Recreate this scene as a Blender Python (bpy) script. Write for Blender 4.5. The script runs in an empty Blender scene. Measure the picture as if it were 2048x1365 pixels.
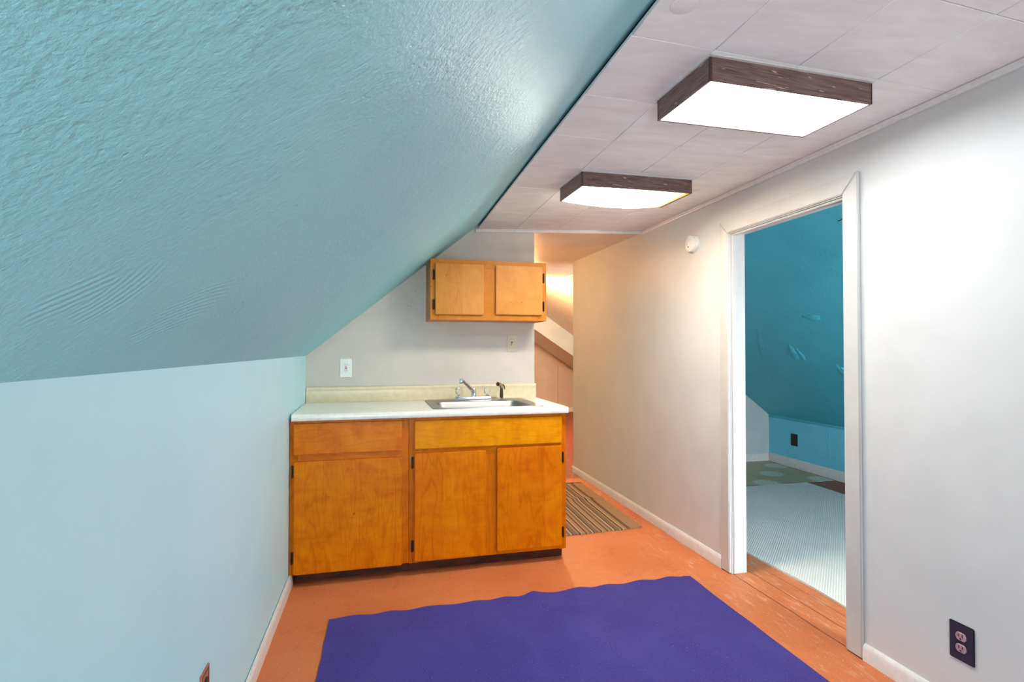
import bpy, bmesh, math, random
from mathutils import Vector, Matrix, noise

random.seed(7)
S = bpy.context.scene
C = S.collection

# ------------------------------------------------------------------ camera, world, exposure
cam_d = bpy.data.cameras.new('camera')
cam_d.sensor_width = 36.0
cam_d.lens = 36.0 * 1085.9 / 2048.0
cam_d.clip_start = 0.02
cam = bpy.data.objects.new('camera', cam_d)
C.objects.link(cam)
cam.location = (0, 0, 1.2585)
cam.rotation_euler = (math.radians(90 + 0.85), 0, -math.radians(13.43))
S.camera = cam

S.view_settings.view_transform = 'Standard'
S.view_settings.look = 'None'
S.view_settings.gamma = 1
S.view_settings.exposure = 2.35
S.view_settings.use_curve_mapping = False

W = bpy.data.worlds.new('sky')
S.world = W
W.use_nodes = True
wb = W.node_tree.nodes['Background']
wb.inputs[0].default_value = (0.82, 0.92, 1.0, 1)
wb.inputs[1].default_value = 7.9

LAMP_NEAR = 5.2       # diffuser radiance, cool white tubes
LAMP_FAR = 13.5        # diffuser radiance, warm white bulbs
BULB_ASSUMED = 560.0         # assumed bare warm bulb, unseen in the far room
GLOBE_ASSUMED = 7.2       # assumed opal globe, added unseen round the corner of the passage


def portal(name, loc, rot, sx, sy):          # marks a window opening for the sampler; gives no light itself
    l = bpy.data.lights.new(name, 'AREA')
    l.shape = 'RECTANGLE'
    l.size = sx
    l.size_y = sy
    l.cycles.is_portal = True
    o = bpy.data.objects.new(name, l)
    C.objects.link(o)
    o.location = loc
    o.rotation_euler = rot
    o['kind'] = 'helper'
    return o


# ------------------------------------------------------------------ fitted layout
XL, XR = -0.4764, 1.9068
XE, YB = 1.0545, 3.7294
AB = 0.0179                       # the kitchenette wall stands about one degree out of square
ZK, ZC, XS = 1.2148, 2.0921, 0.6125
TL = 0.0422                       # the tiled ceiling falls a little towards the slope
YE = 5.28
Y0 = -1.6                         # rear wall
YG = 10.34                        # far gable wall
CAB, SAB = math.cos(AB), math.sin(AB)


def ceil_z(x):
    return ZC + TL * (x - XS)


def bw(u, v, z=0.0):              # u along the kitchenette wall, v out of it, z up
    return Vector((XE + u * CAB + v * SAB, YB + u * SAB - v * CAB, z))


# ------------------------------------------------------------------ materials
def lin(r, g, b):
    f = lambda c: ((c / 255 + 0.055) / 1.055) ** 2.4 if c > 10 else c / 255 / 12.92
    return (f(r), f(g), f(b), 1.0)


class NT:
    def __init__(self, name):
        self.m = bpy.data.materials.new(name)
        self.m.use_nodes = True
        self.t = self.m.node_tree
        self.b = self.t.nodes['Principled BSDF']

    def n(self, typ, **kw):
        nd = self.t.nodes.new(typ)
        for k, v in kw.items():
            setattr(nd, k, v)
        return nd

    def l(self, a, b):
        self.t.links.new(a, b)

    def val(self, sock, v):
        if hasattr(v, 'links') or hasattr(v, 'is_linked'):
            self.l(v, sock)
        else:
            sock.default_value = v

    def coord(self, scale=(1, 1, 1), loc=(0, 0, 0), rot=(0, 0, 0), kind='Object'):
        tc = self.n('ShaderNodeTexCoord')
        mp = self.n('ShaderNodeMapping')
        self.l(tc.outputs[kind], mp.inputs[0])
        mp.inputs['Location'].default_value = loc
        mp.inputs['Rotation'].default_value = rot
        mp.inputs['Scale'].default_value = scale
        return mp.outputs[0]

    def noise(self, vec, scale=5, detail=3, rough=0.5, dist=0.0):
        nd = self.n('ShaderNodeTexNoise')
        self.l(vec, nd.inputs['Vector'])
        nd.inputs['Scale'].default_value = scale
        nd.inputs['Detail'].default_value = detail
        nd.inputs['Roughness'].default_value = rough
        nd.inputs['Distortion'].default_value = dist
        return nd.outputs['Fac']

    def math(self, op, a, b=0.0, c=0.0, clamp=False):
        nd = self.n('ShaderNodeMath', operation=op)
        nd.use_clamp = clamp
        self.val(nd.inputs[0], a)
        self.val(nd.inputs[1], b)
        self.val(nd.inputs[2], c)
        return nd.outputs[0]

    def ramp(self, fac, stops, mode='LINEAR'):
        nd = self.n('ShaderNodeValToRGB')
        cr = nd.color_ramp
        cr.interpolation = mode
        while len(cr.elements) < len(stops):
            cr.elements.new(0.5)
        for e, (p, c) in zip(cr.elements, stops):
            e.position = p
            e.color = c if len(c) == 4 else (*c, 1)
        self.l(fac, nd.inputs[0])
        return nd.outputs[0]

    def mix(self, fac, a, b, mode='MIX'):
        nd = self.n('ShaderNodeMix', data_type='RGBA', blend_type=mode)
        self.val(nd.inputs[0], fac)
        self.val(nd.inputs[6], a)
        self.val(nd.inputs[7], b)
        return nd.outputs[2]

    def step(self, v, lo, hi):
        nd = self.n('ShaderNodeMapRange')
        nd.inputs[1].default_value = lo
        nd.inputs[2].default_value = hi
        self.l(v, nd.inputs[0])
        return nd.outputs[0]

    def sep(self, vec):
        nd = self.n('ShaderNodeSeparateXYZ')
        self.l(vec, nd.inputs[0])
        return nd.outputs

    def bump(self, h, strength=0.3, dist=0.01):
        nd = self.n('ShaderNodeBump')
        nd.inputs['Strength'].default_value = strength
        nd.inputs['Distance'].default_value = dist
        self.l(h, nd.inputs['Height'])
        self.l(nd.outputs[0], self.b.inputs['Normal'])

    def out(self, col, rough=0.5, metal=0.0, spec=0.5):
        self.val(self.b.inputs['Base Color'], col)
        self.val(self.b.inputs['Roughness'], rough)
        self.b.inputs['Metallic'].default_value = metal
        self.b.inputs['Specular IOR Level'].default_value = spec
        return self.m


def paint(name, c1, c2, rough=0.5, bump=0.15, scale=3.0, spec=0.4):
    t = NT(name)
    v = t.coord()
    f = t.noise(v, scale, 4, 0.55, 0.4)
    col = t.mix(t.step(f, 0.35, 0.7), c1, c2)
    t.bump(t.noise(v, 45, 4, 0.6), bump, 0.004)
    return t.out(col, rough, 0, spec)


def plain(name, c, rough=0.45, metal=0.0, spec=0.5):
    t = NT(name)
    v = t.coord()
    f = t.noise(v, 40, 2)
    dark = tuple(x * 0.88 for x in c[:3]) + (1,)
    return t.out(t.mix(t.step(f, 0.3, 0.75), c, dark), rough, metal, spec)


def plaster_mat():
    t = NT('pale_blue_plaster')
    v = t.coord()
    x, y, z = t.sep(v)
    big = t.noise(v, 3.0, 3, 0.5, 0.6)
    col = t.mix(t.step(big, 0.35, 0.7), lin(148, 214, 226), lin(142, 211, 222))
    fine = t.noise(v, 120, 4, 0.62)
    mid = t.noise(v, 62, 3, 0.55, 0.0)
    mask = t.step(t.noise(t.coord(loc=(3, 1, 2)), 5.5, 3, 0.55, 0.2), 0.46, 0.64)
    lumps = t.math('MULTIPLY', mid, mask)
    st = t.coord(scale=(3, 26, 3), rot=(0, 0.68, 0.5))
    strokes = t.math('MULTIPLY', t.noise(st, 3.0, 3, 0.5, 0.4), 0.06)
    pits = t.step(t.noise(v, 75, 2, 0.4), 0.66, 0.74)
    pits = t.math('MULTIPLY', pits, t.math('ADD', mask, 0.15))
    # comb swirl left by the trowel
    def comb(cx, cy, cz, r0, r1, freq, wob=1.5, lim=0.085, ox=0.0, oy=0.0):
        a = t.math('SUBTRACT', x, cx)
        b = t.math('SUBTRACT', y, cy)
        c = t.math('SUBTRACT', z, cz)
        r = t.math('SQRT', t.math('ADD', t.math('ADD', t.math('MULTIPLY', a, a), t.math('MULTIPLY', b, b)),
                                  t.math('MULTIPLY', c, c)))
        w = t.math('ADD', t.math('MULTIPLY', r, freq), t.math('MULTIPLY', t.noise(v, 18, 3), wob * 2.2))
        s = t.math('SINE', w)
        m = t.math('MULTIPLY', t.step(r, r0, r0 + 0.01), t.math('SUBTRACT', 1.0, t.step(r, r1 - 0.02, r1)))
        a2 = t.math('SUBTRACT', x, cx + ox)
        b2 = t.math('SUBTRACT', y, cy + oy)
        r2 = t.math('SQRT', t.math('ADD', t.math('MULTIPLY', a2, a2), t.math('MULTIPLY', b2, b2)))
        m = t.math('MULTIPLY', m, t.math('SUBTRACT', 1.0, t.step(r2, lim * 0.7, lim)))
        return t.math('MULTIPLY', s, m)
    c1 = comb(-0.335, 0.690, 1.33, 0.05, 0.22, 430, 2.2, 0.058, 0.005, 0.115)
    c2 = comb(-0.20, 0.42, 1.44, 0.20, 0.40, 420, 2.2, 0.05, -0.15, 0.31)
    c3 = comb(-0.55, 1.25, 1.16, 0.25, 0.42, 420, 2.0, 0.10, 0.2, -0.18)
    h = t.math('ADD', t.math('MULTIPLY', fine, 0.9), t.math('MULTIPLY', lumps, 1.2))
    h = t.math('ADD', h, strokes)
    h = t.math('SUBTRACT', h, t.math('MULTIPLY', pits, 0.5))
    for c_ in (c1, c2, c3):
        h = t.math('ADD', h, t.math('MULTIPLY', c_, 0.24))
    # ragged bead where the slope meets the knee wall
    low = t.math('SUBTRACT', 1.0, t.step(z, 1.225, 1.29))
    h = t.math('ADD', h, t.math('MULTIPLY', t.math('MULTIPLY', low, t.noise(t.coord(scale=(1, 0.35, 1)), 55, 5, 0.65, 0.8)), 1.2))
    t.bump(h, 0.42, 0.0075)
    return t.out(col, 0.42, 0, 0.35)


def floor_mat():
    t = NT('red_painted_floor')
    v = t.coord()
    x, y, z = t.sep(v)
    big = t.noise(v, 2.2, 5, 0.6, 0.5)
    col = t.mix(t.step(big, 0.3, 0.7), lin(192, 102, 56), lin(210, 124, 76))
    blot = t.noise(t.coord(loc=(5, 2, 0)), 9, 5, 0.7, 1.0)
    col = t.mix(t.math('MULTIPLY', t.step(blot, 0.56, 0.78), 0.40), col, lin(130, 62, 32))
    # dimmer light of the rooms beyond, painted in as darker red
    dimmed = t.math('MAXIMUM', t.step(x, 2.5, 2.9), t.step(y, 4.95, 5.1))
    col = t.mix(t.math('MULTIPLY', dimmed, 0.8), col, lin(128, 58, 44))
    # scuffs: pale, stretched along the boards
    sc = t.noise(t.coord(scale=(9, 1.6, 1)), 4, 6, 0.75, 0.6)
    nearwall = t.math('MULTIPLY', t.step(x, 1.45, 1.8), t.math('SUBTRACT', 1.0, t.step(x, 2.05, 2.3)))
    col = t.mix(t.math('MULTIPLY', t.math('MULTIPLY', t.step(sc, 0.54, 0.68), nearwall), 0.75), col, lin(214, 176, 150))
    dust = t.step(t.noise(v, 150, 0, 0.5), 0.77, 0.80)
    col = t.mix(t.math('MULTIPLY', dust, 0.7), col, lin(225, 200, 170))
    # board seams at the doorway
    seam = 0.0
    for sx, w in ((1.905, 0.0022), (2.02, 0.0016), (2.12, 0.0012)):
        d = t.math('ABSOLUTE', t.math('SUBTRACT', x, t.math('ADD', sx, t.math('MULTIPLY', t.noise(v, 6, 2), 0.01))))
        s = t.math('SUBTRACT', 1.0, t.step(d, w, w * 2))
        seam = s if seam == 0.0 else t.math('MAXIMUM', seam, s)
    seam = t.math('MULTIPLY', seam, t.math('SUBTRACT', 1.0, t.step(y, 2.68, 2.72)))
    d = t.math('ABSOLUTE', t.math('SUBTRACT', y, 5.05))
    seam = t.math('MAXIMUM', seam, t.math('SUBTRACT', 1.0, t.step(d, 0.003, 0.006)))
    col = t.mix(t.math('MULTIPLY', seam, 0.75), col, lin(70, 32, 20))
    t.bump(t.math('SUBTRACT', t.noise(v, 30, 4, 0.6), seam), 0.15, 0.004)
    return t.out(col, t.math('ADD', 0.42, t.math('MULTIPLY', big, 0.2)), 0, 0.4)


def wood_mat(name, cols, axis='z', leaf=0.13, rough=0.33, loc=(0, 0, 0), contrast=1.0):
    t = NT(name)
    v0 = t.coord(loc=loc)
    x, y, z = t.sep(v0)
    along, across = (z, x) if axis == 'z' else (x, z)
    lf = t.math('FLOOR', t.math('DIVIDE', t.math('ADD', across, 3.07), leaf))
    wn = t.n('ShaderNodeTexWhiteNoise', noise_dimensions='1D')
    t.l(lf, wn.inputs['W'])
    rnd = wn.outputs['Value']
    cb = t.n('ShaderNodeCombineXYZ')
    t.l(t.math('ADD', across, t.math('MULTIPLY', rnd, 7.0)), cb.inputs[0])
    t.l(t.math('MULTIPLY', along, 0.16), cb.inputs[1])
    t.l(t.math('MULTIPLY', y, 0.3), cb.inputs[2])
    warp = t.noise(cb.outputs[0], 6.0, 3, 0.5, 0.3)
    rings = t.math('SINE', t.math('MULTIPLY', warp, 85.0))
    rings = t.step(rings, 0.55, 1.0)
    sc = (70, 70, 3) if axis == 'z' else (3, 70, 70)
    fibre = t.noise(t.coord(scale=sc, loc=loc), 3.0, 4, 0.7)
    blot = t.noise(t.coord(loc=(loc[0] + 4, 1, loc[2])), 5.5, 4, 0.6, 1.2)
    base = t.mix(t.step(blot, 0.3, 0.72), cols[0], cols[1])
    base = t.mix(t.math('MULTIPLY', rnd, 0.5), base, cols[1])
    fsc = (4, 4, 16) if axis == 'z' else (16, 4, 4)          # curl of the maple across the grain
    curl = t.noise(t.coord(scale=fsc, loc=(loc[2], 2, loc[0])), 1.6, 3, 0.55, 0.8)
    base = t.mix(t.math('MULTIPLY', t.step(curl, 0.5, 0.8), 0.22 * contrast), base, cols[2])
    base = t.mix(t.math('MULTIPLY', t.math('SUBTRACT', 1.0, t.step(curl, 0.22, 0.45)), 0.35), base, cols[0])
    base = t.mix(t.math('MULTIPLY', t.step(fibre, 0.42, 0.78), 0.26 * contrast), base, cols[2])
    base = t.mix(t.math('MULTIPLY', t.math('MULTIPLY', rings, t.math('ADD', 0.15, rnd)), 0.34 * contrast), base, cols[2])
    wear = t.step(t.noise(t.coord(loc=(2, 7, 1)), 120, 2, 0.6), 0.76, 0.80)
    base = t.mix(t.math('MULTIPLY', wear, 0.35), base, lin(235, 200, 140))
    knots = t.step(t.noise(t.coord(loc=(9, 3, 5)), 26, 1, 0.4), 0.79, 0.83)
    base = t.mix(t.math('MULTIPLY', knots, 0.55), base, lin(70, 32, 8))
    t.bump(fibre, 0.08, 0.002)
    t.b.inputs['Coat Weight'].default_value = 0.0
    t.b.inputs['Coat Roughness'].default_value = 0.25
    return t.out(base, rough, 0, 0.10)


def walnut_mat(name, warm=0.0):
    t = NT(name)
    f = t.noise(t.coord(scale=(4, 4, 120)), 2.2, 5, 0.7, 0.2)
    c = t.mix(t.step(f, 0.35, 0.68), lin(84, 64, 60), lin(146, 118, 110))
    scr = t.step(t.noise(t.coord(scale=(14, 14, 150)), 1.0, 2, 0.5), 0.69, 0.72)
    c = t.mix(t.math('MULTIPLY', scr, 0.8), c, lin(225, 215, 205))
    t.bump(f, 0.1, 0.002)
    return t.out(c, 0.4, 0, 0.4)


def emit_mat(name, col, strength, fade=None):
    t = NT(name)
    em = t.n('ShaderNodeEmission')
    em.inputs[0].default_value = col
    em.inputs[1].default_value = strength
    if fade:                      # the tubes stop short of one end of the tray
        x, y, z = t.sep(t.coord())
        f = t.step(x, fade[0], fade[1])
        t.l(t.mix(f, col, fade[2]), em.inputs[0])
        t.l(t.math('MULTIPLY', strength, t.math('SUBTRACT', 1.0, t.math('MULTIPLY', f, fade[3]))), em.inputs[1])
    t.l(em.outputs[0], t.t.nodes['Material Output'].inputs[0])
    return t.m


def rug_mat():
    t = NT('blue_woven_rug')
    v = t.coord()
    x, y, z = t.sep(v)
    fine = t.noise(t.coord(scale=(330, 120, 1)), 1.0, 3, 0.7)
    big = t.noise(v, 3.5, 4, 0.6, 0.6)
    c = t.mix(t.step(fine, 0.3, 0.72), lin(52, 42, 114), lin(78, 70, 150))
    c = t.mix(t.math('MULTIPLY', t.step(big, 0.4, 0.75), 0.35), c, lin(84, 78, 156))
    lint = t.step(t.noise(t.coord(scale=(1, 2, 1)), 130, 0, 0.5), 0.83, 0.85)
    c = t.mix(t.math('MULTIPLY', lint, 0.6), c, lin(180, 170, 205))
    ribs = t.math('SINE', t.math('MULTIPLY', y, 1300.0))
    t.bump(t.math('ADD', t.math('MULTIPLY', ribs, 0.4), fine), 0.35, 0.003)
    t.b.inputs['Sheen Weight'].default_value = 0.05
    return t.out(c, 0.95, 0, 0.1)


def mat_mat():
    t = NT('striped_flatweave')
    v = t.coord()
    x, y, z = t.sep(v)
    tan, dk, wh, br = lin(172, 140, 104), lin(64, 54, 52), lin(204, 190, 166), lin(124, 104, 88)
    u = t.math('DIVIDE', x, 0.68)
    seq = [(0.0, tan), (0.10, dk), (0.115, tan)]
    p = 0.13
    i = 0
    rnd = random.Random(3)
    small = [(dk, .012), (tan, .02), (br, .022), (wh, .01), (dk, .01), (br, .03), (tan, .016), (dk, .014), (wh, .008), (tan, .03)]
    # two ramps (32 stops each at most) cover the field
    stops1, stops2 = [], []
    while p < 0.845:
        c, w = small[i % len(small)]
        (stops1 if p < 0.48 else stops2).append((p, c))
        p += w * 1.35
        i += 1
    stops1 = [(0.0, tan), (0.10, dk), (0.115, tan)] + stops1
    stops2 = stops2[:28] + [(0.845, dk), (0.86, tan)]
    r1 = t.ramp(u, stops1[:32], 'CONSTANT')
    r2 = t.ramp(u, [(0.0, tan)] + stops2[:31], 'CONSTANT')
    c = t.mix(t.math('GREATER_THAN', u, stops2[0][0]), r1, r2)
    weave = t.math('MULTIPLY', t.math('SINE', t.math('MULTIPLY', y, 420.0)), t.math('SINE', t.math('MULTIPLY', x, 900.0)))
    fl = t.noise(t.coord(scale=(300, 110, 1)), 1.0, 2, 0.7)
    c = t.mix(t.math('MULTIPLY', t.step(fl, 0.4, 0.75), 0.55), c, lin(166, 138, 108))
    c = t.mix(t.math('MULTIPLY', t.step(weave, 0.1, 0.9), 0.25), c, lin(110, 84, 64))
    t.bump(t.math('ADD', weave, fl), 0.5, 0.003)
    return t.out(c, 0.95, 0, 0.1)


def carpet_mat():
    t = NT('off_white_carpet')
    v = t.coord()
    g = t.math('MULTIPLY', t.math('SINE', t.math('MULTIPLY', t.sep(v)[0], 360.0)), t.math('SINE', t.math('MULTIPLY', t.sep(v)[1], 360.0)))
    f = t.noise(v, 180, 3, 0.7)
    big = t.noise(v, 4, 3, 0.6, 0.5)
    c = t.mix(t.step(f, 0.3, 0.7), lin(222, 214, 206), lin(234, 227, 219))
    c = t.mix(t.math('MULTIPLY', t.step(big, 0.45, 0.7), 0.4), c, lin(212, 206, 198))
    t.bump(t.math('ADD', t.math('MULTIPLY', g, 0.5), f), 0.5, 0.005)
    return t.out(c, 0.95, 0, 0.1)


def lino_mat():
    t = NT('patterned_linoleum')
    v = t.coord(scale=(3.28, 3.28, 1))
    x, y, z = t.sep(v)
    fx = t.math('SUBTRACT', t.math('FRACT', x), 0.5)
    fy = t.math('SUBTRACT', t.math('FRACT', y), 0.5)
    r = t.math('SQRT', t.math('ADD', t.math('MULTIPLY', fx, fx), t.math('MULTIPLY', fy, fy)))
    par = t.math('MODULO', t.math('ADD', t.math('FLOOR', x), t.math('FLOOR', y)), 2.0)
    disc = t.math('SUBTRACT', 1.0, t.step(r, 0.36, 0.40))
    rosette = t.math('MULTIPLY', t.math('SINE', t.math('MULTIPLY', r, 60.0)), disc)
    c = t.mix(t.step(t.noise(v, 2.0, 4, 0.6), 0.3, 0.7), lin(186, 164, 118), lin(160, 142, 104))
    c = t.mix(t.math('MULTIPLY', t.math('ABSOLUTE', par), disc), c, lin(206, 210, 188))
    c = t.mix(t.math('MULTIPLY', t.math('MULTIPLY', t.step(rosette, 0.3, 0.9), t.math('ABSOLUTE', par)), 0.6), c, lin(120, 130, 105))
    return t.out(c, 0.35, 0, 0.4)


def steel_mat():
    t = NT('brushed_steel')
    f = t.noise(t.coord(scale=(3, 140, 140)), 1.5, 3, 0.6)
    c = t.mix(f, lin(150, 149, 148), lin(178, 177, 176))
    t.bump(f, 0.05, 0.001)
    return t.out(c, 0.42, 1.0)


def tile_mat():
    t = NT('white_ceiling_tile')
    v = t.coord()
    f = t.noise(t.coord(scale=(2, 7, 1)), 2.4, 4, 0.6, 0.5)
    c = t.mix(t.step(f, 0.35, 0.72), lin(247, 247, 247), lin(235, 234, 233))
    spots = t.step(t.noise(v, 5, 1, 0.4), 0.75, 0.8)
    c = t.mix(t.math('MULTIPLY', spots, 0.25), c, lin(170, 160, 155))
    t.bump(t.noise(v, 60, 3), 0.08, 0.003)
    return t.out(c, 0.6, 0, 0.3)


def wornpaint_mat():
    t = NT('worn_white_trim_paint')
    v = t.coord()
    f = t.noise(v, 5, 4, 0.6)
    c = t.mix(t.step(f, 0.3, 0.7), lin(200, 198, 195), lin(190, 187, 183))
    chip = t.step(t.noise(t.coord(scale=(9, 9, 2.0)), 6, 5, 0.75, 0.3), 0.70, 0.75)
    c = t.mix(t.math('MULTIPLY', chip, 0.5), c, lin(150, 125, 95))
    t.bump(t.noise(t.coord(scale=(4, 4, 1)), 30, 4), 0.15, 0.003)
    return t.out(c, 0.4, 0, 0.4)


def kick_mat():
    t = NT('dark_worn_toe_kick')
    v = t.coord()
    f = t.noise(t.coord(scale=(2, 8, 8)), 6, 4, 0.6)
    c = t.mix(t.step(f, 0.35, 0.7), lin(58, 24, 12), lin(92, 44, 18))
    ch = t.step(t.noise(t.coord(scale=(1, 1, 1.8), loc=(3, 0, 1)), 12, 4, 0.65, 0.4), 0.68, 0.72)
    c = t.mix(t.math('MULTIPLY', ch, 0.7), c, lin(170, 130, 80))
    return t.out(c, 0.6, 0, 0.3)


M = {}
M['plaster'] = plaster_mat()
M['blue'] = paint('pale_blue_wall_paint', lin(194, 240, 252), lin(188, 236, 249), 0.4, 0.12, 2.5)
M['white'] = paint('white_wall_paint', lin(210, 208, 206), lin(202, 200, 198), 0.42, 0.10, 2.5)
M['kitchen_white'] = paint('kitchenette_wall_paint', lin(212, 205, 197), lin(200, 194, 186), 0.5, 0.12, 2.5)
M['teal'] = paint('teal_plaster_paint', lin(80, 184, 206), lin(72, 176, 198), 0.45, 0.5, 4)
M['knee_blue'] = paint('bright_blue_panel_paint', lin(120, 212, 238), lin(112, 204, 232), 0.4, 0.1, 4)
M['room_white'] = paint('cool_white_plaster', lin(196, 204, 204), lin(186, 196, 196), 0.5, 0.2, 4)
M['gable_wall'] = paint('warm_gable_plaster', lin(216, 190, 164), lin(206, 180, 154), 0.5, 0.3, 3)
M['cream_wall'] = paint('cream_white_plaster', lin(232, 220, 206), lin(224, 208, 192), 0.5, 0.3, 3)
M['tile'] = tile_mat()
M['trim'] = plain('white_trim_paint', lin(228, 226, 224), 0.35)
M['trimworn'] = wornpaint_mat()
M['dark'] = plain('dark_gap', lin(40, 34, 30), 0.8)
M['black'] = plain('black_plastic', lin(18, 18, 20), 0.4)
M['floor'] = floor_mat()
W1 = (lin(234, 138, 3), lin(206, 100, 1), lin(146, 62, 0))
W2 = (lin(246, 164, 6), lin(218, 128, 2), lin(166, 84, 0))
W3 = (lin(214, 151, 82), lin(200, 132, 62), lin(160, 94, 36))
M['door'] = wood_mat('honey_maple_vertical', W1, 'z', 0.135, loc=(0, 0, 0), contrast=1.35)
M['door2'] = wood_mat('honey_maple_vertical_plain', W1, 'z', 0.30, loc=(2, 0, 1), contrast=0.8)
M['drawer'] = wood_mat('honey_maple_horizontal', W1, 'x', 0.30, loc=(1, 0, 3))
M['drawer2'] = wood_mat('golden_maple_horizontal', W2, 'x', 0.22, loc=(5, 0, 2))
M['frame'] = wood_mat('honey_maple_frame', (lin(222, 124, 8), lin(198, 98, 2), lin(134, 60, 0)), 'z', 0.4)
M['updoor'] = wood_mat('light_maple_door', W3, 'z', 0.155, loc=(3, 0, 2), contrast=0.55)
M['upframe'] = wood_mat('light_maple_frame', (lin(206, 132, 54), lin(188, 112, 38), lin(148, 80, 18)), 'x', 0.4, loc=(1, 0, 5), contrast=0.6)
M['kick'] = kick_mat()
M['hinge'] = plain('antique_bronze', lin(62, 48, 34), 0.4, 0.8)
M['laminate'] = plain('cream_laminate', lin(250, 247, 237), 0.25)
M['splash'] = plain('yellowed_cream_laminate', lin(232, 218, 184), 0.3)
M['steel'] = steel_mat()
M['chrome'] = plain('chrome', lin(225, 228, 230), 0.12, 1.0)
M['walnut'] = walnut_mat('walnut_grain_tray')
M['rug'] = rug_mat()
M['mat'] = mat_mat()
M['carpet'] = carpet_mat()
M['lino'] = lino_mat()
M['plate_white'] = plain('white_plastic', lin(228, 230, 226), 0.3)
M['plate_cream'] = plain('ivory_plastic', lin(216, 208, 180), 0.35)
M['plate_brown'] = plain('dark_brown_plastic', lin(58, 48, 58), 0.22)
M['recept_brown'] = plain('mauve_brown_plastic', lin(176, 140, 144), 0.3)
M['plate_wood'] = plain('copper_brown_plate', lin(196, 122, 84), 0.35, 0.0)
M['stripe'] = plain('violet_brown_inlay', lin(70, 58, 96), 0.35)
M['red'] = plain('red_button', lin(190, 20, 24), 0.35)
M['sprayer'] = plain('dark_bronze_plastic', lin(70, 56, 48), 0.35, 0.2)
M['sprayer_tip'] = plain('tan_plastic', lin(170, 134, 104), 0.35)
M['brass'] = plain('brass', lin(190, 140, 70), 0.3, 0.9)
M['nail'] = plain('dark_iron', lin(40, 40, 42), 0.5, 0.6)
M['lamp1'] = emit_mat('cool_white_diffuser', (0.90, 0.97, 1.0, 1), LAMP_NEAR)
M['lamp2'] = emit_mat('warm_white_diffuser', (1.0, 0.92, 0.80, 1), LAMP_FAR, (0.36, 0.60, (1.0, 0.66, 0.20, 1), 0.982))
M['bulb'] = emit_mat('assumed_warm_bulb', (1.0, 0.58, 0.26, 1), BULB_ASSUMED)
M['assumed_globe_glow'] = emit_mat('assumed_amber_globe', (1.0, 0.48, 0.16, 1), GLOBE_ASSUMED)


def acrylic():
    t = NT('clear_acrylic')
    t.b.inputs['Transmission Weight'].default_value = 0.9
    t.b.inputs['IOR'].default_value = 1.45
    return t.out((0.92, 0.93, 0.9, 1), 0.08)


M['acrylic'] = acrylic()


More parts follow.
